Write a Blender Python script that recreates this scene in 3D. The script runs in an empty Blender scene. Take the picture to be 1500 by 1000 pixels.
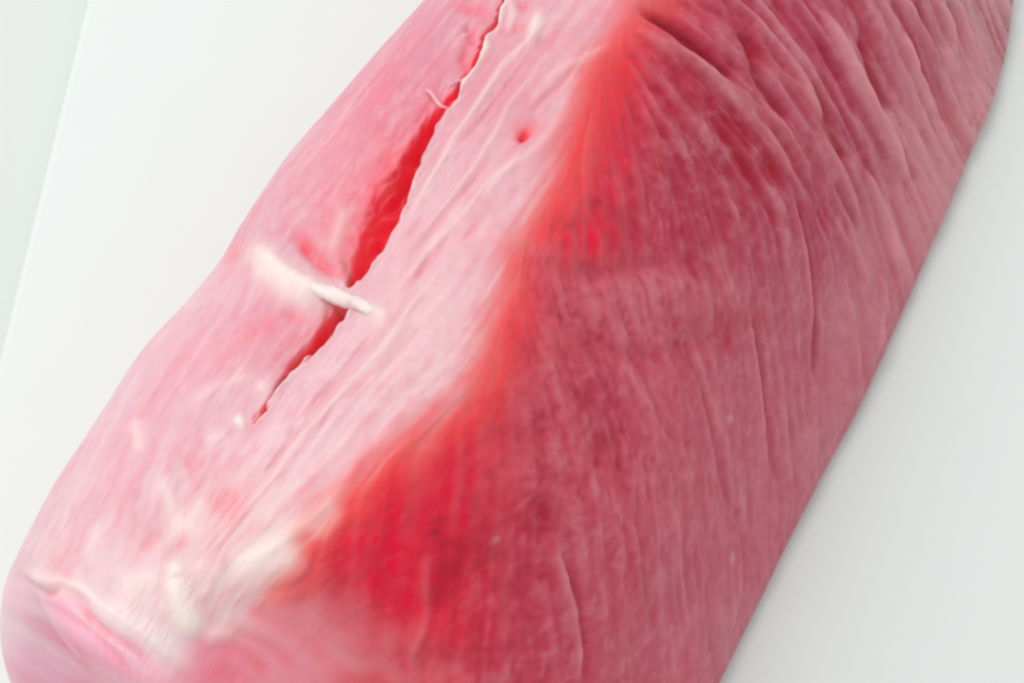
import bpy, math
import numpy as np
from mathutils import Vector, Matrix

# ------------------------------------------------------------------ camera
W, H = 1500.0, 1000.0
PITCH = math.radians(50)
DIST = 0.34
LENS = 72.0
cam_loc = np.array([0.0, -DIST*math.cos(PITCH), DIST*math.sin(PITCH) + 0.035])
fwd = np.array([0.0, math.cos(PITCH), -math.sin(PITCH)])
right = np.array([1.0, 0.0, 0.0])
up = np.cross(right, fwd)
FPX = W*LENS/36.0

sc = bpy.context.scene
cd = bpy.data.cameras.new("camera")
cam = bpy.data.objects.new("camera", cd)
sc.collection.objects.link(cam)
sc.camera = cam
cd.lens = LENS
cd.sensor_width = 36
cd.clip_start = 0.01
cd.clip_end = 50
cam.matrix_world = Matrix(((1, 0, 0, cam_loc[0]), (0, up[1], -fwd[1], cam_loc[1]),
                           (0, up[2], -fwd[2], cam_loc[2]), (0, 0, 0, 1)))

# ------------------------------------------------------------------ light
world = bpy.data.worlds.new("World")
sc.world = world
world.use_nodes = True
bg = world.node_tree.nodes['Background']
bg.inputs[0].default_value = (0.95, 1.0, 0.985, 1)
bg.inputs[1].default_value = 0.77

def area_light(name, loc, target, sx, sy, power, col):
    ld = bpy.data.lights.new(name, 'AREA')
    ld.shape = 'RECTANGLE'
    ld.size, ld.size_y = sx, sy
    ld.energy = power
    ld.color = col
    o = bpy.data.objects.new(name, ld)
    sc.collection.objects.link(o)
    o.location = loc
    d = Vector(target) - Vector(loc)
    o.rotation_euler = d.to_track_quat('-Z', 'Y').to_euler()
    return o

area_light("window_light", (-0.50, 0.36, 0.95), (0, 0.0, 0.03), 0.9, 0.8, 6.0, (1.0, 0.985, 0.97))

sc.view_settings.view_transform = 'Standard'
sc.view_settings.look = 'None'
sc.view_settings.exposure = 0.0
sc.view_settings.gamma = 1.0
sc.cycles.filter_width = 2.6

# ------------------------------------------------------------------ helpers
def unproject(px, py, z):
    x = (px - W/2)/FPX
    y = -(py - H/2)/FPX
    d = fwd + x*right + y*up
    t = (z - cam_loc[2])/d[2]
    return cam_loc + t*d

def project(P):
    v = P - cam_loc
    dz = v @ fwd
    return (v @ right)/dz*FPX + W/2, -(v @ up)/dz*FPX + H/2

rng = np.random.default_rng(7)

def smooth(x, a, b):
    t = np.clip((x - a)/(b - a), 0, 1)
    return t*t*(3 - 2*t)

# ------------------------------------------------------------------ loin: control curves (point on photo -> point in the place)
base0 = unproject(1060, 1000, 0); base1 = unproject(1480, 0, 0)
ax = base1 - base0; ax[2] = 0; ax /= np.linalg.norm(ax)       # along the loin, away from the camera
lat = np.array([ax[1], -ax[0], 0.0])                          # to the right
org = unproject(750, 500, 0)

def catmull(P, n):
    P = np.asarray(P, float)
    P = np.vstack([2*P[0] - P[1], P, 2*P[-1] - P[-2]])
    out = []
    for i in range(1, len(P) - 2):
        t = np.linspace(0, 1, n, endpoint=False)[:, None]
        p0, p1, p2, p3 = P[i-1:i+3]
        out.append(.5*((2*p1) + (-p0 + p2)*t + (2*p0 - 5*p1 + 4*p2 - p3)*t**2 + (-p0 + 3*p1 - 3*p2 + p3)*t**3))
    out.append(P[-2][None])
    return np.vstack(out)

T0, T1 = -0.14, 0.215
tg = np.linspace(T0, T1, 400)

def rail(pts):
    """pts (px, py, z) -> lateral offset and height as functions of the axial coordinate"""
    P = catmull(pts, 8)
    wpt = np.array([unproject(a, b, c) for a, b, c in P])
    t = (wpt - org) @ ax; l = (wpt - org) @ lat; z = wpt[:, 2]
    o = np.argsort(t); t, l, z = t[o], l[o], z[o]
    def ext(y):
        r = np.interp(tg, t, y)
        k = 10
        s0 = (y[k]-y[0])/(t[k]-t[0]+1e-9); s1 = (y[-1]-y[-1-k])/(t[-1]-t[-1-k]+1e-9)
        return np.where(tg < t[0], y[0]+s0*(tg-t[0])*.4, np.where(tg > t[-1], y[-1]+s1*(tg-t[-1])*.4, r))
    def sm(y):
        k = np.hanning(9); k /= k.sum()
        return np.convolve(np.pad(y, 4, mode='edge'), k, 'valid')
    return sm(ext(l)), sm(ext(z))

A = rail([(1490,-160,0),(1484,0,0),(1467,110,0),(1424,225,0),(1345,415,0),(1262,600,0),(1172,770,0),(1060,1000,0),(960,1190,0)])
B = rail([(1010,-150,.0665),(940,0,.067),(880,110,.067),(838,220,.067),(790,330,.067),(745,430,.067),(700,540,.067),(600,655,.067),(520,740,.066),(440,832,.0635),(365,925,.058),(320,1000,.053)])
C = rail([(790,-100,.0655),(740,0,.066),(700,60,.066),(655,140,.066),(620,200,.066),(580,265,.0655),(540,330,.065),(505,410,.065),(450,510,.065),(400,575,.0645),(370,620,.064),(300,720,.063),(220,840,.061),(150,940,.059)])
D = rail([(730,-120,.046),(645,-5,.046),(588,60,.046),(518,132,.046),(440,218,.046),(378,292,.045),(334,362,.044),(295,425,.044),(238,492,.043),(188,546,.042),(138,622,.041),(88,700,.040),(50,765,.039),(12,838,.038),(-30,915,.037)])

SIN_CORR = 1.0
def ctrl_section():
    # lateral, height for the rings of control points, each an array over tg; order: bottom middle -> left -> top -> right -> bottom
    w_top = B[0]-C[0]
    cols = []
    mid = (A[0]+D[0])/2
    cols.append((mid, 0*tg))                                        # underside
    cols.append((D[0]+.010, 0*tg))                                  # left foot
    cols.append((D[0]+.002, .012+0*tg))
    cols.append((D[0]-.0012, D[1]*.62))
    cols.append((D[0]+.0006, D[1]))                                       # left silhouette
    cols.append((D[0]*.78+C[0]*.22, D[1]*.45+C[1]*.55))
    cols.append((D[0]*.42+C[0]*.58, D[1]*.16+C[1]*.84+.0015))
    cols.append((C[0], C[1]))
    cols.append((C[0]*.55+B[0]*.45, C[1]*.55+B[1]*.45+.0013))
    cols.append((C[0]*.15+B[0]*.85, C[1]*.15+B[1]*.85+.0010))
    cols.append((B[0]+.0035, B[1]-.0022))
    dx = A[0]-B[0]; hz = B[1]
    cols.append((B[0]+.22*dx+.0035, hz*.80))
    cols.append((B[0]+.52*dx+.0045, hz*.52))
    cols.append((B[0]+.80*dx+.0010, hz*.24))
    cols.append((A[0]-.0010, .0045+0*tg))
    cols.append((A[0]-.0055, 0*tg))
    return cols
cols = ctrl_section()
CL = np.array([c[0] for c in cols]); CZ = np.array([c[1] for c in cols])   # (K, T)
K = CL.shape[0]

# per-control density of grid lines
seg_n = [16, 14, 14, 22, 60, 90, 110, 110, 60, 60, 70, 110, 110, 70, 16, 20]
Nu = sum(seg_n)
def closed_catmull(Y):
    out = []
    for i in range(K):
        p0, p1, p2, p3 = Y[(i-1) % K], Y[i], Y[(i+1) % K], Y[(i+2) % K]
        t = (np.arange(seg_n[i])/seg_n[i])[:, None]
        # mild tension so that short and long spans meet without overshoot
        m1 = .5*(p2-p0)*.9; m2 = .5*(p3-p1)*.9
        h00 = 2*t**3-3*t**2+1; h10 = t**3-2*t**2+t; h01 = -2*t**3+3*t**2; h11 = t**3-t**2
        out.append(h00*p1+h10*m1+h01*p2+h11*m2)
    return np.vstack(out)
SL = closed_catmull(CL); SZ = closed_catmull(CZ)    # (Nu, T)
SZ = np.maximum(SZ, 0.0)

# front end: where each line along the loin stops
def t_of(px, py, z):
    return float((unproject(px, py, z)-org) @ ax)
tf_c = np.zeros(K)
tl = t_of(14, 850, .040); tm = t_of(70, 868, .053); tc = t_of(170, 915, .058); tb = t_of(330, 1010, .058)
tf_c[:] = [tl-.02, tl-.004, tl-.003, tl-.001, tl, tl+.003, tm, tc, (tc+tb)/2, tb, -.1130, -.1060, -.1010, -.0970, -.0945, -.0945]
TF = closed_catmull(tf_c[:, None])[:, 0]
kk = np.hanning(101); kk /= kk.sum()
TF = np.convolve(np.concatenate([TF[-50:], TF, TF[:50]]), kk, 'valid')

Nv = 1150; Ncap = 110; Nback = 12
TB = 0.195
v = np.linspace(0, 1, Nv)
tt = TB + (TF[:, None]-TB)*v[None, :]                # (Nu, Nv) axial coordinate, from back to front
idx = (tt-T0)/(T1-T0)*(len(tg)-1)
i0 = np.clip(idx.astype(int), 0, len(tg)-2); fr = idx-i0
rows = np.arange(Nu)[:, None]
Lq = SL[rows, i0]*(1-fr)+SL[rows, i0+1]*fr
Zq = SZ[rows, i0]*(1-fr)+SZ[rows, i0+1]*fr

# cap at the front: shrink towards the middle of the cut face, rounded rim
bev = 0.010
ringL, ringZ, ringT = Lq[:, -1], Zq[:, -1], tt[:, -1]
cL, cZ = ringL.mean(), ringZ.max()*.45
cT = np.interp(cL, [ringL.min(), ringL.max()], [tl-.001, -.097])
dist_c = np.hypot(ringL-cL, ringZ-cZ)
s = (np.linspace(0, 1, Ncap+1)[1:])**1.5
d_in = dist_c[:, None]*s[None, :]
capL = ringL[:, None]+(cL-ringL[:, None])*s
capZ = ringZ[:, None]+(cZ-ringZ[:, None])*s
rim = np.sqrt(np.clip(1-(1-np.clip(d_in/bev, 0, 1))**2, 0, 1))*bev*.8
capT = ringT[:, None]+(cT-ringT[:, None])*s - rim - .002*np.sin(np.pi/2*s)
# plain rounded back end (beyond the frame)
ringLb, ringZb = Lq[:, 0], Zq[:, 0]
cLb, cZb = ringLb.mean(), ringZb.max()*.45
sb = np.linspace(1, 0, Nback+1)[:-1]
bL = ringLb[:, None]+(cLb-ringLb[:, None])*sb
bZ = ringZb[:, None]+(cZb-ringZb[:, None])*sb
bT = TB + 0.018*np.sqrt(1-(1-sb)**2)[None, :] + 0*bL

Lf = np.hstack([bL, Lq, capL]); Zf = np.hstack([bZ, Zq, capZ]); Tf = np.hstack([bT, tt, capT])
P = org[None, None, :]*np.array([1, 1, 0]) + Lf[..., None]*lat + Tf[..., None]*ax
P[..., 2] = Zf
NV = P.shape[1]

def roll(a, k): return np.roll(a, k, axis=0)
def grads(P):
    du = (roll(P, -1)-roll(P, 1))*.5
    dv = np.empty_like(P)
    dv[:, 1:-1] = (P[:, 2:]-P[:, :-2])*.5
    dv[:, 0] = P[:, 1]-P[:, 0]; dv[:, -1] = P[:, -1]-P[:, -2]
    return du, dv
def normals(P):
    du, dv = grads(P)
    n = np.cross(du, dv)
    n /= np.linalg.norm(n, axis=2, keepdims=True)+1e-12
    return n
def blur(a, ku, kv):
    for k, axis in ((ku, 0), (kv, 1)):
        if k < 1: continue
        w = np.hanning(2*k+3)[1:-1]; w /= w.sum()
        pad = [(0, 0)]*a.ndim; pad[axis] = (k, k)
        b = np.pad(a, pad, mode='wrap' if axis == 0 else 'edge')
        out = np.zeros_like(a)
        for i, wi in enumerate(w):
            sl = [slice(None)]*a.ndim; sl[axis] = slice(i, i+a.shape[axis])
            out += wi*b[tuple(sl)]
        a = out
    return a

capw = smooth(np.arange(P.shape[1])[None, :, None]+0*P, Nback+Nv-25, Nback+Nv+22)
Pb = blur(blur(P, 26, 5), 26, 5)
P = P*(1-capw)+Pb*capw
N0 = normals(P)
mid_top = N0[Nu//2, Nback+Nv//2]
if N0[sum(seg_n[:8]), Nback+Nv//2][2] < 0: N0 = -N0; FLIP = True
else: FLIP = False
PX, PY = project(P)
view = cam_loc-P; view /= np.linalg.norm(view, axis=2, keepdims=True)
facing = np.sum(N0*view, axis=2)
VIS = smooth(facing, 0.0, 0.12)

# ------------------------------------------------------------------ fibre pattern, drawn on the surface along the muscle direction
U = np.arange(Nu)[:, None]+0*PX; V = np.arange(NV)[None, :]+0*PX
cum = np.concatenate([[0], np.cumsum(seg_n)])
uR = cum[9]                                          # ridge line
RL = [(1010,-140),(955,-10),(915,40),(885,90),(862,150),(838,215),(815,270),(785,330),(752,372),(748,420),(728,470),(712,530),(680,590),(620,640),(560,680),(505,730),(460,780),(435,830),(415,870),(405,930),(430,1010),(480,1150)]
def side_of(poly):
    poly = catmull(poly, 3); best = np.full(PX.shape, 1e9); sd = np.zeros(PX.shape)
    for k in range(len(poly)-1):
        a, b = poly[k], poly[k+1]; d = b-a
        t = np.clip(((PX-a[0])*d[0]+(PY-a[1])*d[1])/(d@d), 0, 1)
        ex, ey = PX-(a[0]+t*d[0]), PY-(a[1]+t*d[1]); q_ = np.hypot(ex, ey); c = q_ < best
        best[c] = q_[c]; sd[c] = np.sign(d[0]*ey[c]-d[1]*ex[c])
    return sd*best
SDR = -side_of(RL)                                   # positive: on the flank side of the edge of the skin
SDR = np.where(facing > 0, SDR, np.where(U > uR, 400, -400))
EFD = side_of([(-60,822),(14,846),(80,862),(150,876),(230,908),(290,925),(370,900),(430,885),(490,905),(560,950),(640,1010),(720,1080)])
EFD = np.where(facing > 0, EFD, -300)
def idw(samples, width, power=2.0):
    S = np.array(samples, float); acc = np.zeros(PX.shape+(S.shape[1]-2,)); ws = np.zeros(PX.shape)
    x = np.clip(PX, -150, 1650); y = np.clip(PY, -150, 1150)
    for row in S:
        w = 1/(1+((x-row[0])**2+(y-row[1])**2)/width**2)**power
        ws += w; acc += w[..., None]*row[2:]
    return acc/ws[..., None]
isend = smooth(EFD, -12, 14)
isflank = smooth(SDR, -10, 35)*(1-.8*isend*(1-smooth(PX, 420, 640)))
flow_f = idw([(960,30,1,.75),(1040,90,1,.85),(1100,150,1,1.1),(1000,180,.7,1),(1180,200,.6,1),(1260,130,.5,1),(1350,100,.42,1),(1400,30,.4,1),(1230,280,.45,1),(1320,240,.5,1),
    (1290,350,.3,1),(1180,400,.1,1),(1190,520,.02,1),(1110,560,.15,1),(1250,450,.12,1),(950,300,.15,1),(900,200,.05,1),(860,340,-.1,1),(930,540,.4,1),(1030,600,.2,1),(860,560,.5,1),
    (800,500,.35,1),(760,600,.1,1),(640,720,-.1,1),(560,800,-.15,1),(700,850,-.1,1),(830,880,.18,1),(1000,800,.08,1),(1100,750,0,1),(950,950,.05,1),(620,930,-.15,1)], 60)
flow_t = idw([(600,60,-.62,.8),(800,60,-.7,.75),(880,120,-.45,.9),(740,200,-.62,.8),(480,250,-.65,.8),(640,400,-.62,.8),(740,420,-.5,.85),(480,600,-.6,.8),(620,600,-.72,.7),(300,500,-.6,.8),(350,420,-.3,.7),
    (200,620,-.5,.85),(250,760,-.05,1),(140,720,-.45,.85),(80,800,-.5,.85),(180,820,-.1,1),(400,780,-.75,.6),(350,700,-.6,.8)], 60)
FX = flow_t[..., 0]*(1-isflank)+flow_f[..., 0]*isflank; FY = flow_t[..., 1]*(1-isflank)+flow_f[..., 1]*isflank
FX = FX*(1-isend)+1.0*isend; FY = FY*(1-isend)+.62*isend
ln = np.hypot(FX, FY); FX /= ln; FY /= ln
def d_u(a): return (roll(a, -1)-roll(a, 1))*.5
def d_v(a): return np.gradient(a, axis=1)
j11, j12, j21, j22 = d_u(PX), d_v(PX), d_u(PY), d_v(PY)
det = j11*j22-j12*j21
good = (facing > .12) & (np.abs(det) > 1e-4)
det = np.where(good, det, 1)
STEP = 1.5
gu = np.where(good, (j22*FX-j12*FY)/det*STEP, 0.0); gv = np.where(good, (-j21*FX+j11*FY)/det*STEP, 1.0)
sideness = isflank
def lic(noise, n):
    acc = noise.copy(); cnt = 1
    for sgn in (1, -1):
        u, w = U.copy(), V.copy()
        for k in range(n):
            iu = np.mod(np.rint(u), Nu).astype(np.int32); iv = np.clip(np.rint(w), 0, NV-1).astype(np.int32)
            u = u+sgn*np.clip(gu[iu, iv], -6, 6); w = w+sgn*np.clip(gv[iu, iv], -6, 6)
            iu = np.mod(np.rint(u), Nu).astype(np.int32); iv = np.clip(np.rint(w), 0, NV-1).astype(np.int32)
            acc += noise[iu, iv]; cnt += 1
    return acc/cnt
def norm(a):
    a = a-a.mean(); return a/(a.std()+1e-9)
def nz(ku, kv): return norm(blur(rng.standard_normal((Nu, NV)), ku, kv))
fib_fine = norm(lic(nz(1, 1), 18))
fib_mid = norm(lic(nz(4, 4), 34))
fib_broad = norm(lic(nz(11, 11), 60))
fib_short = norm(lic(nz(3, 3), 7)); fold_a = norm(lic(nz(7, 7), 60)); fold_b = norm(lic(nz(4, 4), 45))
grain = nz(2, 2); mott = norm(nz(9, 9)*.6+nz(4, 4)*.5); cloud = nz(40, 40)

# ------------------------------------------------------------------ marks, folds and cuts, laid along lines on the surface
disp = np.zeros((Nu, NV))
pale = np.zeros((Nu, NV)); blood_shade = np.zeros((Nu, NV)); dark = np.zeros((Nu, NV)); white = np.zeros((Nu, NV))  # besides fat and blood, these carry crest light and valley shade as colour

def line_dist(poly, margin):
    poly = catmull([(a, b) for a, b in poly], 6) if len(poly) > 2 else np.array(poly, float)
    lo = poly.min(0)-margin; hi = poly.max(0)+margin
    m = (PX > lo[0]) & (PX < hi[0]) & (PY > lo[1]) & (PY < hi[1]) & (facing > 0)
    ii = np.nonzero(m)
    x, y = PX[ii], PY[ii]
    best = np.full(x.shape, 1e9); bs = np.zeros(x.shape); sd = np.zeros(x.shape)
    L = np.concatenate([[0], np.cumsum(np.hypot(*np.diff(poly, axis=0).T))])
    for k in range(len(poly)-1):
        a, b = poly[k], poly[k+1]; d = b-a; l2 = d@d+1e-9
        t = np.clip(((x-a[0])*d[0]+(y-a[1])*d[1])/l2, 0, 1)
        ex, ey = x-(a[0]+t*d[0]), y-(a[1]+t*d[1])
        r = np.hypot(ex, ey); c = r < best
        best[c] = r[c]; bs[c] = (L[k]+t[c]*math.sqrt(l2))/L[-1]
        sd[c] = np.sign(d[0]*ey[c]-d[1]*ex[c])
    return ii, best, bs, sd*best

def stroke(poly, w, depth=0.0, col=None, amt=0.0, taper=.25, wob=0.0, asym=0.0, cw=None):
    """w px half width; depth mm (negative = groove); col adds to a colour map"""
    ii, r, s_, sd = line_dist(poly, w*3.2+4)
    if wob: 
        r = np.abs(sd+wob*fib_mid[ii])
    env = np.minimum(1, np.minimum(s_, 1-s_)/taper+.02)
    env = env*env*(3-2*env)
    ww = w*(1+asym*np.sign(sd))
    g = np.exp(-(r/ww)**2)*env*VIS[ii]
    if depth: disp[ii] += depth*1e-3*g*(.5 if col is white else 1)
    if col is not None:
        g2 = np.exp(-(r/(cw or w))**2)*env*VIS[ii]
        col[ii] += amt*g2

def blob(x, y, rx, ry, ang, col=None, amt=0.0, depth=0.0, rough=.0, p=1.0):
    c, s_ = math.cos(math.radians(ang)), math.sin(math.radians(ang))
    m = (np.abs(PX-x) < 3*max(rx, ry)) & (np.abs(PY-y) < 3*max(rx, ry)) & (facing > 0)
    ii = np.nonzero(m)
    dx, dy = PX[ii]-x, PY[ii]-y
    q = ((dx*c+dy*s_)/rx)**2+((-dx*s_+dy*c)/ry)**2
    if rough: q = q*np.exp(rough*mott[ii])
    g = np.exp(-q**p)*VIS[ii]
    if depth: disp[ii] += depth*1e-3*g
    if col is not None: col[ii] += amt*g

# --- colour zones of the flesh
# pale skin of fat and silverskin covers the top, stops raggedly along the ridge
# main slit
SLIT = [(742,-14),(733,12),(726,34),(708,52),(704,76),(690,100),(676,120),(664,142),(648,158),(630,180),(612,214),(594,250),(577,285),(560,320),(543,352),(528,382),(512,412)]
def cut(poly, widths, depth, gentle_left):
    ii, r, s_, sd = line_dist(poly, 90)
    sd = -sd; y_ = PY[ii]    # positive right
    sd = sd+1.2*fib_short[ii]+.8*mott[ii]
    hw = np.interp(s_, np.linspace(0, 1, len(widths)), widths)
    dp = depth*1e-3*np.interp(s_, np.linspace(0, 1, len(widths)), np.clip(np.array(widths)/6.0, 0, 1)**.7)
    endfade = np.where((s_ <= 0) | (s_ >= 1), np.exp(-(r/4.0)**2), 1)
    inside = smooth(sd, -hw*1.35, hw*.0)*(1-smooth(sd, hw*.55, hw*1.15))
    disp[ii] -= dp*inside*endfade*(1-.85*np.exp(-((y_-150)/26)**2)-.6*np.exp(-((y_-70)/40)**2) if widths[0] < 3 and len(widths) > 10 else 1)
    # soft shoulder on the left lip
    sh = np.exp(-np.clip(-sd-hw*.3, 0, None)/(gentle_left*np.clip(hw/12, .3, 1.3)))*(sd < 0)
    disp[ii] -= dp*.28*sh*endfade*np.clip(hw/10, 0, 1)
    blood_shade[ii] += np.clip(inside*1.6+sh*1.1*np.clip(hw/14, 0, 1), 0, 1.4)*endfade  # blood-red inside; red glow painted onto the left lip
    lip = np.exp(-((sd-hw-3)/4.5)**2)
    lip = lip*np.clip(.75+.35*fib_broad[ii]+.3*mott[ii], 0, 1.6)
    white[ii] += lip*.35*endfade; disp[ii] += .00035*lip*endfade
cut(SLIT, [2.2,2.4,3,3.4,2.4,3,2.6,5,8,10,10,12,14,17,20,22,21,18.5,15.5,12,7], 4.4, 30)
cut([(502,446),(490,464),(474,484),(458,503),(442,521),(426,540),(408,562),(396,578)], [11,11,10.5,10,9,7.5,5,2.5], 3.6, 16)
cut([(392,585),(386,600),(374,618)], [2.5,4,2], 2.4, 9)

stroke([(494,452),(478,474),(458,500),(438,524),(415,552),(400,572)], 3.2, -.5, dark, .55, taper=.15)  # slit core darkened in colour for the shade of its depth
stroke([(498,372),(506,392),(512,410)], 6, 0, dark, .3); stroke([(648,172),(632,205),(612,245),(590,285),(566,335),(545,372)], 3.5, 0, dark, .34, wob=1.5)
# --- flank folds: ridges (+) and grooves (-)
F = []
def ridge(poly, w=8, d=.5, p=.25, **k): stroke(poly, w*.62, d*1.15, pale, p*1.5, **{'taper': .18, 'wob': .8, **k})  # crest paled in colour as if catching the light
def groove(poly, w=7, d=-.6, b=.35, **k):
    stroke(poly, w*.75, d*1.05, blood_shade, b*1.1, **{'taper': .18, 'wob': .8, **k}); stroke(poly, w*.6, 0, dark, b*.2, **{'taper': .25, **k})  # valley reddened and darkened to paint its shade
groove([(930,6),(962,28),(992,46),(1022,68),(1052,98),(1085,122)], 9, -1.5, .8)
ridge([(915,40),(950,52),(990,76),(1030,98),(1062,120),(1100,152),(1140,185),(1170,225),(1200,270)], 14, .9, .30)
groove([(1080,40),(1098,70),(1108,100),(1122,130),(1150,165),(1165,185)], 9, -1.2, .6)
ridge([(1105,22),(1112,60),(1135,100),(1165,128),(1190,165),(1212,215),(1235,258),(1252,300),(1258,330)], 11, 1.1, .42)
groove([(1188,112),(1204,148),(1216,182),(1232,215),(1248,248)], 9, -1.5, .8)
groove([(1205,60),(1222,92),(1240,118)], 7, -.7, .3)
ridge([(1200,12),(1222,45),(1245,85),(1262,125),(1282,165),(1305,200),(1322,232),(1340,268)], 10, 1.0, .42)
groove([(1252,48),(1268,72),(1275,100),(1290,140),(1305,170)], 10, -1.5, .8)
ridge([(1318,46),(1330,80),(1345,115),(1358,150),(1370,182)], 9, .9, .4)
groove([(1338,90),(1352,130),(1368,165),(1378,185)], 6, -.6, .2)
ridge([(1318,-6),(1338,26),(1352,52),(1368,78),(1385,92)], 8, 1.1, .5)
groove([(1340,0),(1356,28),(1372,58),(1382,80)], 6, -.9, .35)
ridge([(1368,0),(1384,30),(1394,60),(1398,90)], 7, .9, .4)
groove([(1388,0),(1400,30),(1408,62)], 6, -.8, .3)
ridge([(1400,0),(1412,30),(1420,70)], 6, .6, .3)
ridge([(1262,245),(1284,285),(1302,330),(1312,370),(1318,400)], 8, .6, .3)
groove([(1320,215),(1336,245),(1346,270)], 5, -.6, .2)
groove([(1225,260),(1240,300),(1262,335)], 6, -.7, .25)
ridge([(1210,330),(1235,345),(1258,380),(1272,420)], 10, .5, .2)
groove([(1160,270),(1172,305),(1180,345),(1188,395),(1192,440),(1196,500),(1194,560)], 5, -.9, .35)
ridge([(1150,262),(1162,290),(1172,330),(1180,380),(1186,440),(1188,500)], 5, .5, .35)
groove([(1100,450),(1108,500),(1117,545),(1122,590),(1128,640),(1134,690),(1140,720)], 4.5, -.8, .3)
ridge([(1094,450),(1102,500),(1110,548),(1115,600),(1120,650)], 4.5, .45, .3)
groove([(1005,470),(1012,520),(1030,565),(1040,610),(1050,660),(1062,720),(1076,760)], 5, -.6, .25)
ridge([(1016,505),(1026,545),(1044,600),(1054,650)], 5, .4, .25)
groove([(915,490),(930,530),(950,570),(965,610),(985,660)], 6, -.6, .2)
ridge([(900,520),(925,560),(955,605)], 7, .35, .2)
ridge([(806,795),(818,830),(832,868),(840,905),(846,950),(845,1000)], 5, .8, .5)
groove([(816,800),(830,835),(843,872),(852,912),(858,960),(858,1010)], 5, -.8, .4)
ridge([(1245,430),(1250,470),(1256,520),(1262,560)], 5, .35, .25)
ridge([(1292,400),(1296,440),(1290,480),(1286,520)], 6, .35, .25)
groove([(1075,730),(1086,780),(1092,840),(1090,880)], 4, -.5, .2)
ridge([(985,740),(992,800),(1000,860),(1004,930)], 5, .35, .2)
groove([(930,720),(938,780),(942,840),(945,900)], 5, -.35, .2)
groove([(1155,590),(1160,640),(1158,690)], 4, -.35, .15)
ridge([(628,800),(618,850),(622,900),(604,960),(600,1010)], 7, .35, .18)
ridge([(1068,925),(1080,880),(1088,840)], 7, .3, .2)
# soft swelling under the notch in the ridge
stroke([(745,352),(775,378),(830,398),(900,392),(1000,385),(1100,395)], 15, -.45, blood_shade, .3, taper=.45)
stroke([(790,420),(860,432),(950,430),(1050,440),(1150,455)], 34, .9, pale, .2, taper=.45)
stroke([(800,470),(860,500),(940,520),(1020,500),(1110,480)], 16, -.6, blood_shade, .15)
stroke([(650,470),(700,505),(760,560),(800,620)], 30, .3)
blob(742,352,40,12,25, pale, .3, .6)
# many short faint folds running with the fibres on the flank
for k in range(150):
    x0 = rng.uniform(820, 1400); y0 = rng.uniform(20, 960)
    if x0 > 1440-.42*y0 or x0 < 960-.5*y0: continue
    L = rng.uniform(40, 120); slope = .12+.42*max(0, 1-y0/520)*max(0,(x0-900)/400)
    pts = [(x0, y0), (x0+slope*L*.5+rng.uniform(-4, 4), y0+L*.5), (x0+slope*L+rng.uniform(-3, 3), y0+L)]
    sg = rng.choice([-1, 1])
    stroke(pts, rng.uniform(2.5, 5), .22*sg, pale if sg > 0 else blood_shade, rng.uniform(.06, .2), taper=.45)

# --- top surface: long raised fibres and lines beside the slit
T = [
 ([(812,20),(775,60),(740,92),(716,128),(690,168),(664,205),(640,250),(610,300),(575,352)], 5, .5, .55),
 ([(835,60),(800,85),(776,118),(748,152),(728,190),(700,235),(668,282),(640,315),(600,362)], 4.5, .4, .35),
 ([(905,60),(862,82),(810,110),(770,160)], 6, .3, .25),
 ([(838,160),(800,200),(760,235),(720,262),(690,300),(640,355),(598,402),(570,440)], 5, .35, .35),
 ([(770,215),(735,255),(700,295)], 4, .25, .25),
 ([(700,330),(655,385),(610,440),(565,505),(530,545),(480,600),(430,655),(390,710),(350,755),(310,790)], 5, .35, .4),
 ([(598,500),(560,540),(515,590),(470,640),(440,690)], 4, .3, .25),
 ([(680,400),(640,445),(610,490)], 4, .2, .2),
 ([(520,690),(480,740),(430,780),(380,812),(330,832)], 9, .35, .45),
 ([(640,520),(590,545),(550,590),(500,650),(450,700)], 5, .25, .25),
]
for pl, w, d, p in T: stroke(pl, w*.9, d*1.3, white, p*.95, taper=.25, wob=.5)
TG = [
 [(790,72),(757,106),(730,140),(700,186),(672,226)], [(850,90),(815,128),(790,150),(772,178)],
 [(725,225),(690,266),(655,305),(618,352),(588,392)], [(672,330),(630,378),(590,425)],
 [(560,470),(525,515),(480,570),(435,625)], [(625,470),(580,520),(540,565)], [(450,612),(412,660),(378,705)],
]
for pl in TG: stroke(pl, 5, -.45, blood_shade, .12, taper=.3, wob=.5)
for k in range(70):
    s0 = rng.uniform(0, 1)
    cx, cy = 740-430*s0, 120+620*s0
    x0 = cx+rng.uniform(-130, 130); y0 = cy+rng.uniform(-30, 30)
    L = rng.uniform(40, 130); a = rng.normal(0, .07)
    pts = [(x0, y0), (x0-(.62+a)*L*.5+rng.uniform(-3, 3), y0+L*.42), (x0-(.62+a)*L, y0+.8*L)]
    sg = rng.choice([-1, 1])
    stroke(pts, rng.uniform(2.5, 5), .14*sg, white if sg > 0 else blood_shade, rng.uniform(.05, .14), taper=.45)
# right lip of the upper slit, pale ragged edge
stroke([(745,-10),(738,14),(732,36),(715,56),(712,74),(698,98),(684,122),(672,146)], 3.6, .7, white, .55, wob=1.2)
stroke([(745,-10),(738,14),(734,30)], 4, .4, white, .5)
stroke([(712,58),(712,74),(704,90)], 4, .4, white, .5)
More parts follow.
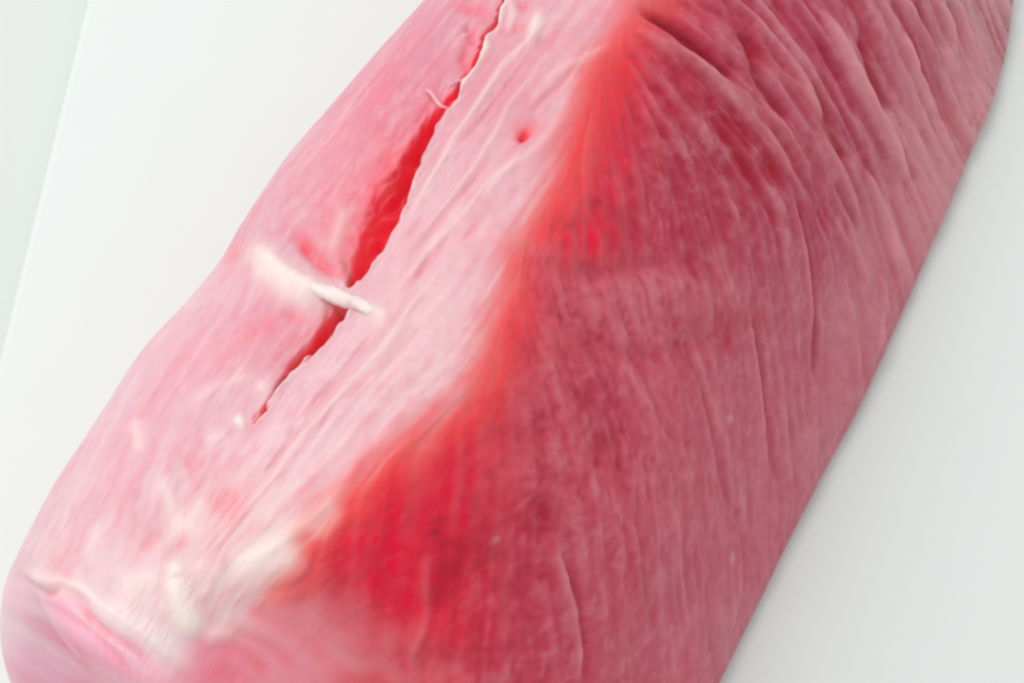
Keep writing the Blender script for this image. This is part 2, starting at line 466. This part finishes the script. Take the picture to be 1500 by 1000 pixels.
# small torn pieces at the upper left of the slit
stroke([(676,42),(690,46),(688,58),(700,66)], 6, -.7, blood_shade, .45)
stroke([(670,96),(680,80),(684,62)], 5, -.6, blood_shade, .35)
blob(684,98,9,14,20, blood_shade, .3, -.5)
blob(690,12,26,13,10, blood_shade, .45, -.8)
blob(752,40,14,9,-10, blood_shade, .45, -.7)
blob(765,8,8,8,0, blood_shade, .45, -.6)
blob(785,38,10,18,20, white, .9, .9)
blob(792,60,7,10,30, dark, .1, -.6)
stroke([(745,-5),(750,20),(742,50)], 6, .6, white, .5)
stroke([(700,195),(735,150)], 3, .2)
# dark pit on the top
blob(766,196,10,6,-45, blood_shade, .9, -.8); blob(770,190,26,14,-30, blood_shade, .45, -.5); blob(764,199,5,3.5,-35, dark, .45, -.2)
# oblique tent of sinew that runs into the strand over the slit, with the red crease above it
stroke([(372,352),(400,388),(424,408),(452,424),(486,434),(512,436)], 15, 2.2, white, .62, taper=.3)
stroke([(352,345),(375,372),(412,408),(455,430),(495,440)], 24, 1.6, white, .4, taper=.3)
stroke([(345,385),(372,395),(410,425),(450,445),(488,444)], 14, .7, white, .4, taper=.3)
stroke([(432,340),(448,360),(466,380),(486,396),(506,410)], 12, -1.3, blood_shade, .5, taper=.35)
blob(440,350,26,13,45, blood_shade, .35, -.5)
stroke([(480,372),(492,350),(500,325),(512,300)], 9, .8, white, .45)
stroke([(528,440),(545,452),(562,460),(572,462)], 8, .9, white, .7)
stroke([(540,468),(556,474),(566,480)], 7, .4, white, .3)
blob(365,400,9,5,-20, blood_shade, .3, -.5); blob(345,372,16,26,10, blood_shade, .28, -.3)
blob(430,462,16,8,20, blood_shade, .3, -.4); blob(385,478,40,12,-20, blood_shade, .2, -.2)
blob(350,465,9,6,0, blood_shade, .15, -.3); blob(350,505,60,22,-40, blood_shade, .14, 0)
# lower left: web of fat around (270, 780)
for pl, w, d, p in [
 ([(196,610),(202,640),(206,668)], 5, .5, .8), ([(232,690),(250,735),(262,765),(270,800)], 8, .7, .7),
 ([(300,720),(288,760),(272,795)], 8, .6, .6), ([(256,815),(262,850),(272,890),(292,938)], 10, 1.3, 1.2),
 ([(290,815),(296,850),(304,880)], 6, .5, .6), ([(345,628),(352,622),(362,618)], 8, 1.6, 1.3),
 ([(300,648),(320,640),(338,636)], 6, .5, .5), ([(392,556),(386,566),(380,580)], 6, .8, .8),
 ([(270,600),(310,572),(345,558),(385,552)], 6, .5, .5), ([(150,760),(136,800),(138,840)], 6, .4, .5),
 ([(100,770),(92,800),(88,830)], 5, .3, .4), ([(170,860),(205,850),(240,846)], 10, .4, .7),
 ([(20,832),(50,844),(80,856),(102,857),(128,868),(150,890),(180,912),(212,933),(240,958),(268,1000)], 5, 1.0, .7), ([(24,835),(70,850),(115,864),(160,872)], 7, .7, .5), ([(246,838),(256,868),(270,900),(292,936)], 8, 1.5, 1.15), ([(256,820),(262,850)], 8, 1.5, .6), ([(298,940),(330,925),(350,915)], 8, .8, .6), ([(300,846),(320,842),(335,838)], 12, .8, .6),
 ([(330,840),(370,828),(415,815),(445,795)], 17, .8, .95),
 ([(455,790),(480,760),(500,735)], 10, .3, .5),
 ([(100,870),(150,885),(190,905),(230,935),(275,975),(300,1005)], 8, .8, .5),
 ([(160,872),(200,880),(240,900),(280,940)], 10, .4, .5)]:
    stroke(pl, w*1.6, d*1.1, white, p*.75, wob=.8)
for pl, w, d, p in [
 ([(235,775),(222,790),(206,806)], 9, -.35, .18), ([(298,690),(286,670),(276,690)], 6, -.2, .15),
 ([(280,772),(262,800),(240,820)], 8, -.3, .15), ([(305,745),(330,735),(350,722)], 9, -.3, .14),
 ([(262,650),(282,690),(274,705)], 6, -.2, .18), ([(470,805),(440,850),(380,870)], 7, -.3, .1),
 # creases on the cut end
 ([(18,838),(44,852),(70,868),(92,862),(118,880),(135,905),(165,930),(195,948),(220,972),(240,1000)], 4, -1.3, .6),
 ([(30,872),(70,885),(105,905),(140,930),(170,960),(205,1000)], 7, -.4, .3),
 ([(25,905),(60,915),(100,940),(130,975),(150,1005)], 8, -.3, .2),
 ([(300,900),(330,920),(370,935),(410,960),(440,1000)], 9, -.4, .35),
 ([(290,945),(330,945),(370,965),(400,1000)], 10, -.4, .4),
 ([(340,880),(380,900),(430,925),(480,945)], 10, -.3, .25)]:
    stroke(pl, w, d, blood_shade, p, wob=1.0)
blob(210,785,26,42,15, blood_shade, .13, -.2); blob(180,740,20,40,-20, blood_shade, .12)
blob(335,730,34,46,-30, blood_shade, .2); blob(285,655,16,26,30, blood_shade, .16); blob(335,990,40,26,20, blood_shade, .35)
blob(150,985,60,20,35, blood_shade, .15)
blob(320,760,60,30,-40, blood_shade, .1); blob(100,800,60,30,-50, blood_shade, .1)
# pink patches
for (x, y, rx, ry, an, a) in [(560,110,90,20,-50,.16),(600,60,60,16,-50,.12),(640,95,40,22,-60,.18),(470,220,50,18,-45,.10),
                              (390,300,60,16,-40,.12),(560,150,50,26,-50,.12),(480,300,40,20,-60,.12),(560,190,26,60,25,.10),
                              (690,350,30,20,-40,.10),(820,60,50,20,-40,.14),(780,130,50,20,-50,.10),(700,250,30,14,-45,.10),(600,400,70,14,-48,.08),
                              (250,560,90,20,-48,.12),(180,660,70,22,-52,.10),(880,20,30,20,0,.14),(420,500,40,14,-50,.12)]:
    blob(x, y, rx, ry, an, blood_shade, a, 0, .25)
# darker blood spots on the flank
for (x, y, rx, ry, an, a) in [(1070,185,14,26,-35,.8),(1090,225,26,38,-20,.7),(1120,250,16,18,0,.55),(862,590,14,20,0,.65),(882,645,18,28,-30,.75),
                              (905,680,14,18,-20,.5),(797,745,26,34,10,.75),(650,845,30,50,25,.5),(700,790,40,60,30,.4),(1150,325,28,12,15,.45),
                              (1190,310,20,10,15,.5),(1050,345,44,22,0,.3),(965,190,20,36,-10,.35),(910,340,30,50,30,.4),(1110,470,40,20,0,.3),
                              (1010,455,14,24,0,.25),(1100,70,16,30,-30,.5),(1000,130,30,40,-40,.3),(860,520,40,20,10,.25),(670,960,50,20,0,.35),(1060,460,18,10,0,.3),(760,650,40,30,0,.25)]:
    blob(x, y, rx, ry, an, blood_shade, a*1.0, -.35*a, .45)
for (x, y) in [(728,790),(1072,818),(1068,612)]: blob(x, y, 3.5, 4.5, 30, white, .45, .15)
# saturated strip just beyond the ridge where the pale skin ends
strip = smooth(SDR, -6, 45)*(1-.60*smooth(SDR, 60, 230))*(1-.5*smooth(SDR, 200, 420))
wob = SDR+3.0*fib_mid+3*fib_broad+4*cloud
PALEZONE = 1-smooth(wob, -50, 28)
CORAL_GLOW = np.exp(-((wob-6)/36)**2)  # warm translucent glow along the ridge, put into the colour

# overall swell and small relief
disp += 1e-3*(.008*fib_fine*(.5+sideness)+.022*fib_mid*(.3+.9*sideness)+.05*fib_broad+.008*grain+.03*mott)*(.5+.5*VIS)
disp += 1e-3*.10*cloud
white = blur(white, 4, 4)*(1+.06*fib_mid+.05*mott); pale = blur(pale, 3, 3)*(1+.2*fib_mid+.1*fib_fine); blood_shade = blur(blood_shade, 3, 3)*(1+.10*mott)
disp = blur(disp, 2, 2)
foldz = isflank*(.25+.75*smooth(PY, 480, 150)*smooth(PX, 900, 1080))*VIS
disp += 1e-3*foldz*(.34*fold_a+.16*fold_b)
pale += foldz*.30*np.clip(fold_a+.5*fold_b, 0, 2); blood_shade += foldz*.30*np.clip(-fold_a-.5*fold_b, 0, 2)  # fold light and shade painted: crests paler, valleys redder
disp = disp*smooth(P[..., 2], -.0005, .004)
P2 = P+N0*disp[..., None]
P2[..., 2] = np.maximum(P2[..., 2], 0.0003)

# ------------------------------------------------------------------ flesh colour (own colour plus painted sheen, side shade and glow, in linear light)
def lin(r, g, b):
    f = lambda c: ((c/255+.055)/1.055)**2.4 if c > 10 else c/255/12.92
    return np.array([f(r), f(g), f(b)])
c_pale = lin(238,186,198)
c_pink = lin(226,128,146)
c_red = lin(212,40,72)
c_deep = lin(250,0,44)
c_dusk = lin(198,104,122)
c_white = lin(250,232,226)
def mix(a, b, t): return a*(1-t[..., None])+b*t[..., None]
def samples(rows, k, amb):
    return [(x, y, *np.clip((lin(a, b, c)-amb)/k, .004, .93)) for x, y, a, b, c in rows]
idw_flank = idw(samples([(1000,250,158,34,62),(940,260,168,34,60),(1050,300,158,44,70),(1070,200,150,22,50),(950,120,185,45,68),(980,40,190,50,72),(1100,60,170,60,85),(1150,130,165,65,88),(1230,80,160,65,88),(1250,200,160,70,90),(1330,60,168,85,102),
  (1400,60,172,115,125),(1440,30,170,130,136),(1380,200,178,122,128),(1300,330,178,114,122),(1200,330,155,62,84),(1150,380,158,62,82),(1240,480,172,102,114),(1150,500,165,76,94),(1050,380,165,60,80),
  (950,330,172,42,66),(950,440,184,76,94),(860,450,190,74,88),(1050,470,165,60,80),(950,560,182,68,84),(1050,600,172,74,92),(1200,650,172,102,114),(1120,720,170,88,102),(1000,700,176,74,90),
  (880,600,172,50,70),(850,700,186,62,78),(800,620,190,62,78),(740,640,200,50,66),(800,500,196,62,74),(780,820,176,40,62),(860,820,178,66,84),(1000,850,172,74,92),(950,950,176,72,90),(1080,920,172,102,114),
  (700,900,188,32,56),(760,960,180,45,64),(850,930,176,56,76),(650,800,198,26,50),(640,980,208,66,78)], .74, .012), 42, 2.0)  # red flesh, with some of the shaded side's darkness in the colour
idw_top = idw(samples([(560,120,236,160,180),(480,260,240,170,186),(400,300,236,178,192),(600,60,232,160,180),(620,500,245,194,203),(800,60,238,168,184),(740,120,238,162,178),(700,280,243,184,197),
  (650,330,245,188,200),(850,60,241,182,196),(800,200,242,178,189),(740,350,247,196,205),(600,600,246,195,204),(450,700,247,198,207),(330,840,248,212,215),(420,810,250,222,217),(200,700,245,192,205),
  (100,770,244,200,211),(300,530,245,186,201),(200,600,243,192,207),(400,480,242,176,191),(300,450,243,188,201),(480,600,246,198,208),(680,540,246,202,206),(860,110,245,194,196),(150,840,249,213,219),(250,880,247,206,213)], 1.12, .02), 55, 2.0)  # pale skin, its soft sheen painted into the colour
idw_end = idw(samples([(80,940,230,165,188),(180,905,245,196,206),(300,970,240,122,147),(400,950,234,150,166),(480,930,236,124,134),(360,890,245,172,178),(560,985,212,84,98),(150,985,233,160,185),(20,900,235,190,202),(250,930,247,200,208),(440,900,244,150,156)], .80, .02), 40, 2.0)
c_deepA = np.broadcast_to(c_deep, P.shape)
grain2 = nz(3, 3)
shade_f = .08*fib_mid+.045*fib_fine+.07*fib_short+.14*mott+.12*grain2
top = mix(idw_top, np.broadcast_to(c_pink, P.shape), np.clip(.02+.05*fib_mid+.03*fib_fine+.06*fib_broad+.08*cloud+.08*mott, 0, 1))
top = mix(top, np.broadcast_to(c_white, P.shape), np.clip(-.04*fib_mid-.05*mott-.05*fib_broad, 0, 1))
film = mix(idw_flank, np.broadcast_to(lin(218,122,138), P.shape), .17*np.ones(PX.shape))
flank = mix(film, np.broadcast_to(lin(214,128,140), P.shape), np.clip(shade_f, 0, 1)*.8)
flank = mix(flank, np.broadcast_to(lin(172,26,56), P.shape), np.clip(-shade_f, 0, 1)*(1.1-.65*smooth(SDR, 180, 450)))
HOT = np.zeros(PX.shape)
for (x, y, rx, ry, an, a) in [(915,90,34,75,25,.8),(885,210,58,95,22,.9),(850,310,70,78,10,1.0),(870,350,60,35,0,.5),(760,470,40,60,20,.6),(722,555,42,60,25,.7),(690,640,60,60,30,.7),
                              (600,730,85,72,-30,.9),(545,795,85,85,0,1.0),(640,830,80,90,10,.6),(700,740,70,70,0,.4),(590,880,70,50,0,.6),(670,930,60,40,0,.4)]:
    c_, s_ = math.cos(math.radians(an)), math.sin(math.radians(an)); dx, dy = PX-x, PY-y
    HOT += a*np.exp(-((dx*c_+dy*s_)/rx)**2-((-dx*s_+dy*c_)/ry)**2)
HOT = np.clip(HOT, 0, 1)*(facing > 0)  # blood-rich red lobes, with the ridge's glow painted in
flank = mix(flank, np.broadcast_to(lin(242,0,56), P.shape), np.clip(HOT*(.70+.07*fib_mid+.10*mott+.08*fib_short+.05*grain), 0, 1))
efw = 14+60*smooth(PX, 330, 520)
end_face = smooth((EFD+3*fib_mid)/efw, -1, 1)
ef2 = 1-smooth(PX, 520, 720)
endc = mix(idw_end, c_deepA, np.clip(.03*fib_mid+.03*cloud+.04*fib_broad+.02*fib_fine, 0, 1))
endc = mix(endc, np.broadcast_to(c_white, P.shape), np.clip(-.07*fib_mid-.07*fib_broad, 0, 1))
end_face = end_face*np.clip(ef2+.35, 0, 1)
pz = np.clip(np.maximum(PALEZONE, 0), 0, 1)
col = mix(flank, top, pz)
col = mix(col, np.broadcast_to(lin(255,92,78), P.shape), CORAL_GLOW*.48*VIS*(1-smooth(EFD, -20, 40)))
col = mix(col, endc, np.clip(end_face*.9, 0, 1))
col = mix(col, np.broadcast_to(lin(230,156,162), P.shape), np.clip(pale, 0, 1)*.75)
bcol = mix(np.broadcast_to(c_deep, P.shape), np.broadcast_to(lin(176,0,42), P.shape), isflank)
col = mix(col, bcol, np.clip(blood_shade, 0, 1)*.85)
col = mix(col, lin(70,4,14), np.clip(dark, 0, 1))
col = mix(col, c_white, np.clip(white, 0, 1)*.85)
col = np.clip(col, .002, .95)

# ------------------------------------------------------------------ materials
def new_mat(name):
    m = bpy.data.materials.new(name); m.use_nodes = True
    return m, m.node_tree, m.node_tree.nodes['Principled BSDF']

flesh, nt, bs = new_mat('flesh')
at = nt.nodes.new('ShaderNodeVertexColor'); at.layer_name = 'flesh_colour'
tc = nt.nodes.new('ShaderNodeTexCoord')
n1 = nt.nodes.new('ShaderNodeTexNoise'); n1.inputs['Scale'].default_value = 900; n1.inputs['Detail'].default_value = 3
nt.links.new(tc.outputs['Object'], n1.inputs['Vector'])
n2 = nt.nodes.new('ShaderNodeTexNoise'); n2.inputs['Scale'].default_value = 140; n2.inputs['Detail'].default_value = 4
nt.links.new(tc.outputs['Object'], n2.inputs['Vector'])
mr = nt.nodes.new('ShaderNodeMapRange'); mr.inputs['From Min'].default_value = .3; mr.inputs['From Max'].default_value = .7
mr.inputs['To Min'].default_value = .30; mr.inputs['To Max'].default_value = .52
nt.links.new(n2.outputs['Fac'], mr.inputs['Value']); nt.links.new(mr.outputs['Result'], bs.inputs['Roughness'])
bp = nt.nodes.new('ShaderNodeBump'); bp.inputs['Strength'].default_value = .25; bp.inputs['Distance'].default_value = .00025
nt.links.new(n1.outputs['Fac'], bp.inputs['Height']); nt.links.new(bp.outputs['Normal'], bs.inputs['Normal'])
nt.links.new(at.outputs['Color'], bs.inputs['Base Color'])
bs.inputs['Subsurface Weight'].default_value = .3
bs.inputs['Specular IOR Level'].default_value = .27
bs.inputs['Subsurface Radius'].default_value = (1.0, .22, .16)
bs.inputs['Subsurface Scale'].default_value = .0022
bs.inputs['IOR'].default_value = 1.42
bs.inputs['Coat Weight'].default_value = .04
bs.inputs['Coat Roughness'].default_value = .35

sinew, nt, bs = new_mat('sinew')
n1 = nt.nodes.new('ShaderNodeTexNoise'); n1.inputs['Scale'].default_value = 350
cr = nt.nodes.new('ShaderNodeValToRGB')
cr.color_ramp.elements[0].position = .3; cr.color_ramp.elements[0].color = (*lin(246,206,208), 1)
cr.color_ramp.elements[1].position = .65; cr.color_ramp.elements[1].color = (*lin(252,236,230), 1)
nt.links.new(n1.outputs['Fac'], cr.inputs[0]); nt.links.new(cr.outputs[0], bs.inputs['Base Color'])
bs.inputs['Roughness'].default_value = .38
bs.inputs['Subsurface Weight'].default_value = .4
bs.inputs['Subsurface Radius'].default_value = (1, .4, .3); bs.inputs['Subsurface Scale'].default_value = .002

shred = sinew.copy(); shred.name = 'pink_membrane'
for e_, c_ in zip([n for n in shred.node_tree.nodes if n.type == 'VALTORGB'][0].color_ramp.elements, (lin(226,140,160), lin(244,186,198))): e_.color = (*c_, 1)

def plastic(name, colour, rough):
    m, nt, bs = new_mat(name)
    n = nt.nodes.new('ShaderNodeTexNoise'); n.inputs['Scale'].default_value = 30; n.inputs['Detail'].default_value = 5
    mx = nt.nodes.new('ShaderNodeMix'); mx.data_type = 'RGBA'
    mx.inputs[6].default_value = (*colour, 1); mx.inputs[7].default_value = (*(np.array(colour)*.97), 1)
    nt.links.new(n.outputs['Fac'], mx.inputs[0]); nt.links.new(mx.outputs[2], bs.inputs['Base Color'])
    n3 = nt.nodes.new('ShaderNodeTexNoise'); n3.inputs['Scale'].default_value = 2200
    b = nt.nodes.new('ShaderNodeBump'); b.inputs['Strength'].default_value = .08; b.inputs['Distance'].default_value = .0002
    nt.links.new(n3.outputs['Fac'], b.inputs['Height']); nt.links.new(b.outputs['Normal'], bs.inputs['Normal'])
    bs.inputs['Roughness'].default_value = rough
    return m
board_m = plastic('white_board', (.79, .82, .81), .5)
table_m = plastic('pale_table', (.72, .74, .725), .6)

# ------------------------------------------------------------------ build the loin
def mesh_obj(name, verts, faces, mat, parent=None, smooth_shade=True):
    me = bpy.data.meshes.new(name)
    faces = np.asarray(faces, dtype=np.int32); n = faces.shape[1]
    me.vertices.add(len(verts)); me.vertices.foreach_set('co', np.asarray(verts, np.float32).ravel())
    me.loops.add(faces.size); me.loops.foreach_set('vertex_index', faces.ravel())
    me.polygons.add(len(faces)); me.polygons.foreach_set('loop_start', np.arange(0, faces.size, n, dtype=np.int32))
    me.polygons.foreach_set('loop_total', np.full(len(faces), n, dtype=np.int32))
    me.polygons.foreach_set('use_smooth', np.full(len(faces), smooth_shade))
    me.update(calc_edges=True); me.validate()
    me.materials.append(mat)
    o = bpy.data.objects.new(name, me); sc.collection.objects.link(o)
    if parent is not None: o.parent = parent
    return o

g = (np.arange(Nu)[:, None]*NV+np.arange(NV)[None, :])
g2 = np.roll(g, -1, axis=0)
q = np.stack([g[:, :-1], g2[:, :-1], g2[:, 1:], g[:, 1:]], axis=-1).reshape(-1, 4)
if FLIP: q = q[:, ::-1]
root = bpy.data.objects.new('meat_loin', None); sc.collection.objects.link(root)
centre = org+ax*.03; centre[2] = 0
root.location = centre
root['label'] = 'raw pink block of meat with red slit in its pale top, on white board'
root['category'] = 'meat'
verts = P2.reshape(-1, 3)-centre
body = mesh_obj('muscle', verts, q, flesh, root)
ca = body.data.color_attributes.new('flesh_colour', 'FLOAT_COLOR', 'POINT')
buf = np.ones((Nu*NV, 4), np.float32); buf[:, :3] = col.reshape(-1, 3)
ca.data.foreach_set('color', buf.ravel())

# surface point under a place seen in the photo
PXf, PYf = PX.ravel(), PY.ravel(); okf = (facing.ravel() > 0)
Pf = P.reshape(-1, 3); Nf = N0.reshape(-1, 3)
def on_surface(x, y, lift):
    d = (PXf-x)**2+(PYf-y)**2+np.where(okf, 0, 1e9)
    k = int(np.argmin(d)); return Pf[k]+Nf[k]*lift*1e-3
def tube(name, pts, radii, mat, parent, nseg=12, flat=.7):
    ctr = np.array([on_surface(x, y, l)-centre for x, y, l in pts])
    ctr = catmull(ctr, 8); rad = np.interp(np.linspace(0, 1, len(ctr)), np.linspace(0, 1, len(radii)), radii)*1e-3
    rings = []
    for i, c in enumerate(ctr):
        d = ctr[min(i+1, len(ctr)-1)]-ctr[max(i-1, 0)]; d /= np.linalg.norm(d)+1e-9
        a = np.cross(d, [0, 0, 1]); a /= np.linalg.norm(a)+1e-9; b = np.cross(a, d)
        th = np.linspace(0, 2*np.pi, nseg, endpoint=False)
        rr = rad[i]*(1+.12*np.sin(3*th+i*.35)+.05*rng.standard_normal(nseg))
        rings.append(c+np.outer(np.cos(th)*rr, a)+np.outer(np.sin(th)*rr*flat, b))
    vv = np.vstack(rings); n = len(ctr)
    f = []
    for i in range(n-1):
        for j in range(nseg):
            f.append((i*nseg+j, i*nseg+(j+1) % nseg, (i+1)*nseg+(j+1) % nseg, (i+1)*nseg+j))
    vv = np.vstack([vv, ctr[:1], ctr[-1:]]); a0, a1 = len(vv)-2, len(vv)-1
    for j in range(nseg):
        f.append((a0, a0, (j+1) % nseg, j)); f.append((a1, a1, (n-1)*nseg+j, (n-1)*nseg+(j+1) % nseg))
    f4 = [x for x in f if len(set(x)) == 4]
    # close the ends with quads pairing neighbouring triangles
    ends = []
    for j in range(0, nseg, 2):
        ends.append((a0, (j+2) % nseg, (j+1) % nseg, j))
        ends.append((a1, (n-1)*nseg+j, (n-1)*nseg+(j+1) % nseg, (n-1)*nseg+(j+2) % nseg))
    return mesh_obj(name, vv, f4+ends, mat, parent)
s1 = tube('sinew_strand', [(440,416,.4),(458,428,.85),(484,438,1.0),(506,442,.55),(524,445,.05),(542,452,-.3),(558,460,-.8)], [.5,1.2,1.35,1.3,1.15,.9,.5], sinew, root)
s1['label'] = 'thick whitish sinew strand bridging the slit'
s2 = tube('sinew_shred', [(624,134,.3),(632,140,.8),(638,150,.8),(646,158,.5),(656,160,.1)], [.15,.36,.30,.34,.15], shred, root)
s2['label'] = 'small pale curl at the upper end of the slit'
s3 = tube('sinew_shred', [(660,126,.2),(668,122,.4),(678,121,.3),(688,114,.1)], [.1,.22,.24,.1], shred, root)
s3['label'] = 'thin pale thread over the slit'

# ------------------------------------------------------------------ board and table
def board_top(px, py): return unproject(px, py, 0.0)
e0, e1 = board_top(127, 0), board_top(28, 400)
ed = (e1-e0)/np.linalg.norm(e1-e0)                       # along the board's left edge, towards the camera
en = np.array([ed[1], -ed[0], 0]); en = en if en[0] > 0 else -en
cA, cB = e0-ed*.16, e0+ed*.42
wd = .42
bm_pts = [cA, cB, cB+en*wd, cA+en*wd]
import bmesh
bm = bmesh.new()
vs = [bm.verts.new((p[0], p[1], 0)) for p in bm_pts]
f = bm.faces.new(vs); bm.normal_update()
if f.normal.z < 0: bmesh.ops.reverse_faces(bm, faces=[f])
ret = bmesh.ops.extrude_face_region(bm, geom=[f])
for e in ret['geom']:
    if isinstance(e, bmesh.types.BMVert): e.co.z -= .006
bmesh.ops.recalc_face_normals(bm, faces=bm.faces)
vert_e = [e for e in bm.edges if abs(e.verts[0].co.z-e.verts[1].co.z) > .001]
bmesh.ops.bevel(bm, geom=vert_e, offset=.018, segments=8, affect='EDGES', profile=.5)
top_e = [e for e in bm.edges if e.verts[0].co.z > -.0001 and e.verts[1].co.z > -.0001 and len([1 for ff in e.link_faces if abs(ff.normal.z) < .5]) == 1]
bmesh.ops.bevel(bm, geom=top_e, offset=.0014, segments=5, affect='EDGES', profile=.5)
me = bpy.data.meshes.new('cutting_board'); bm.to_mesh(me); bm.free()
for p_ in me.polygons: p_.use_smooth = abs(p_.normal.z) < .98
me.materials.append(board_m)
bo = bpy.data.objects.new('cutting_board', me); sc.collection.objects.link(bo)
bo['label'] = 'smooth white board under the meat, its left edge showing faintly at top left'
bo['category'] = 'cutting board'

bm = bmesh.new()
S = 1.2
n = 12
bmesh.ops.create_grid(bm, x_segments=n, y_segments=n, size=S)
for v_ in bm.verts: v_.co.z = -.0062
me = bpy.data.meshes.new('tabletop'); bm.to_mesh(me); bm.free(); me.materials.append(table_m)
to = bpy.data.objects.new('tabletop', me); sc.collection.objects.link(to)
to['kind'] = 'structure'
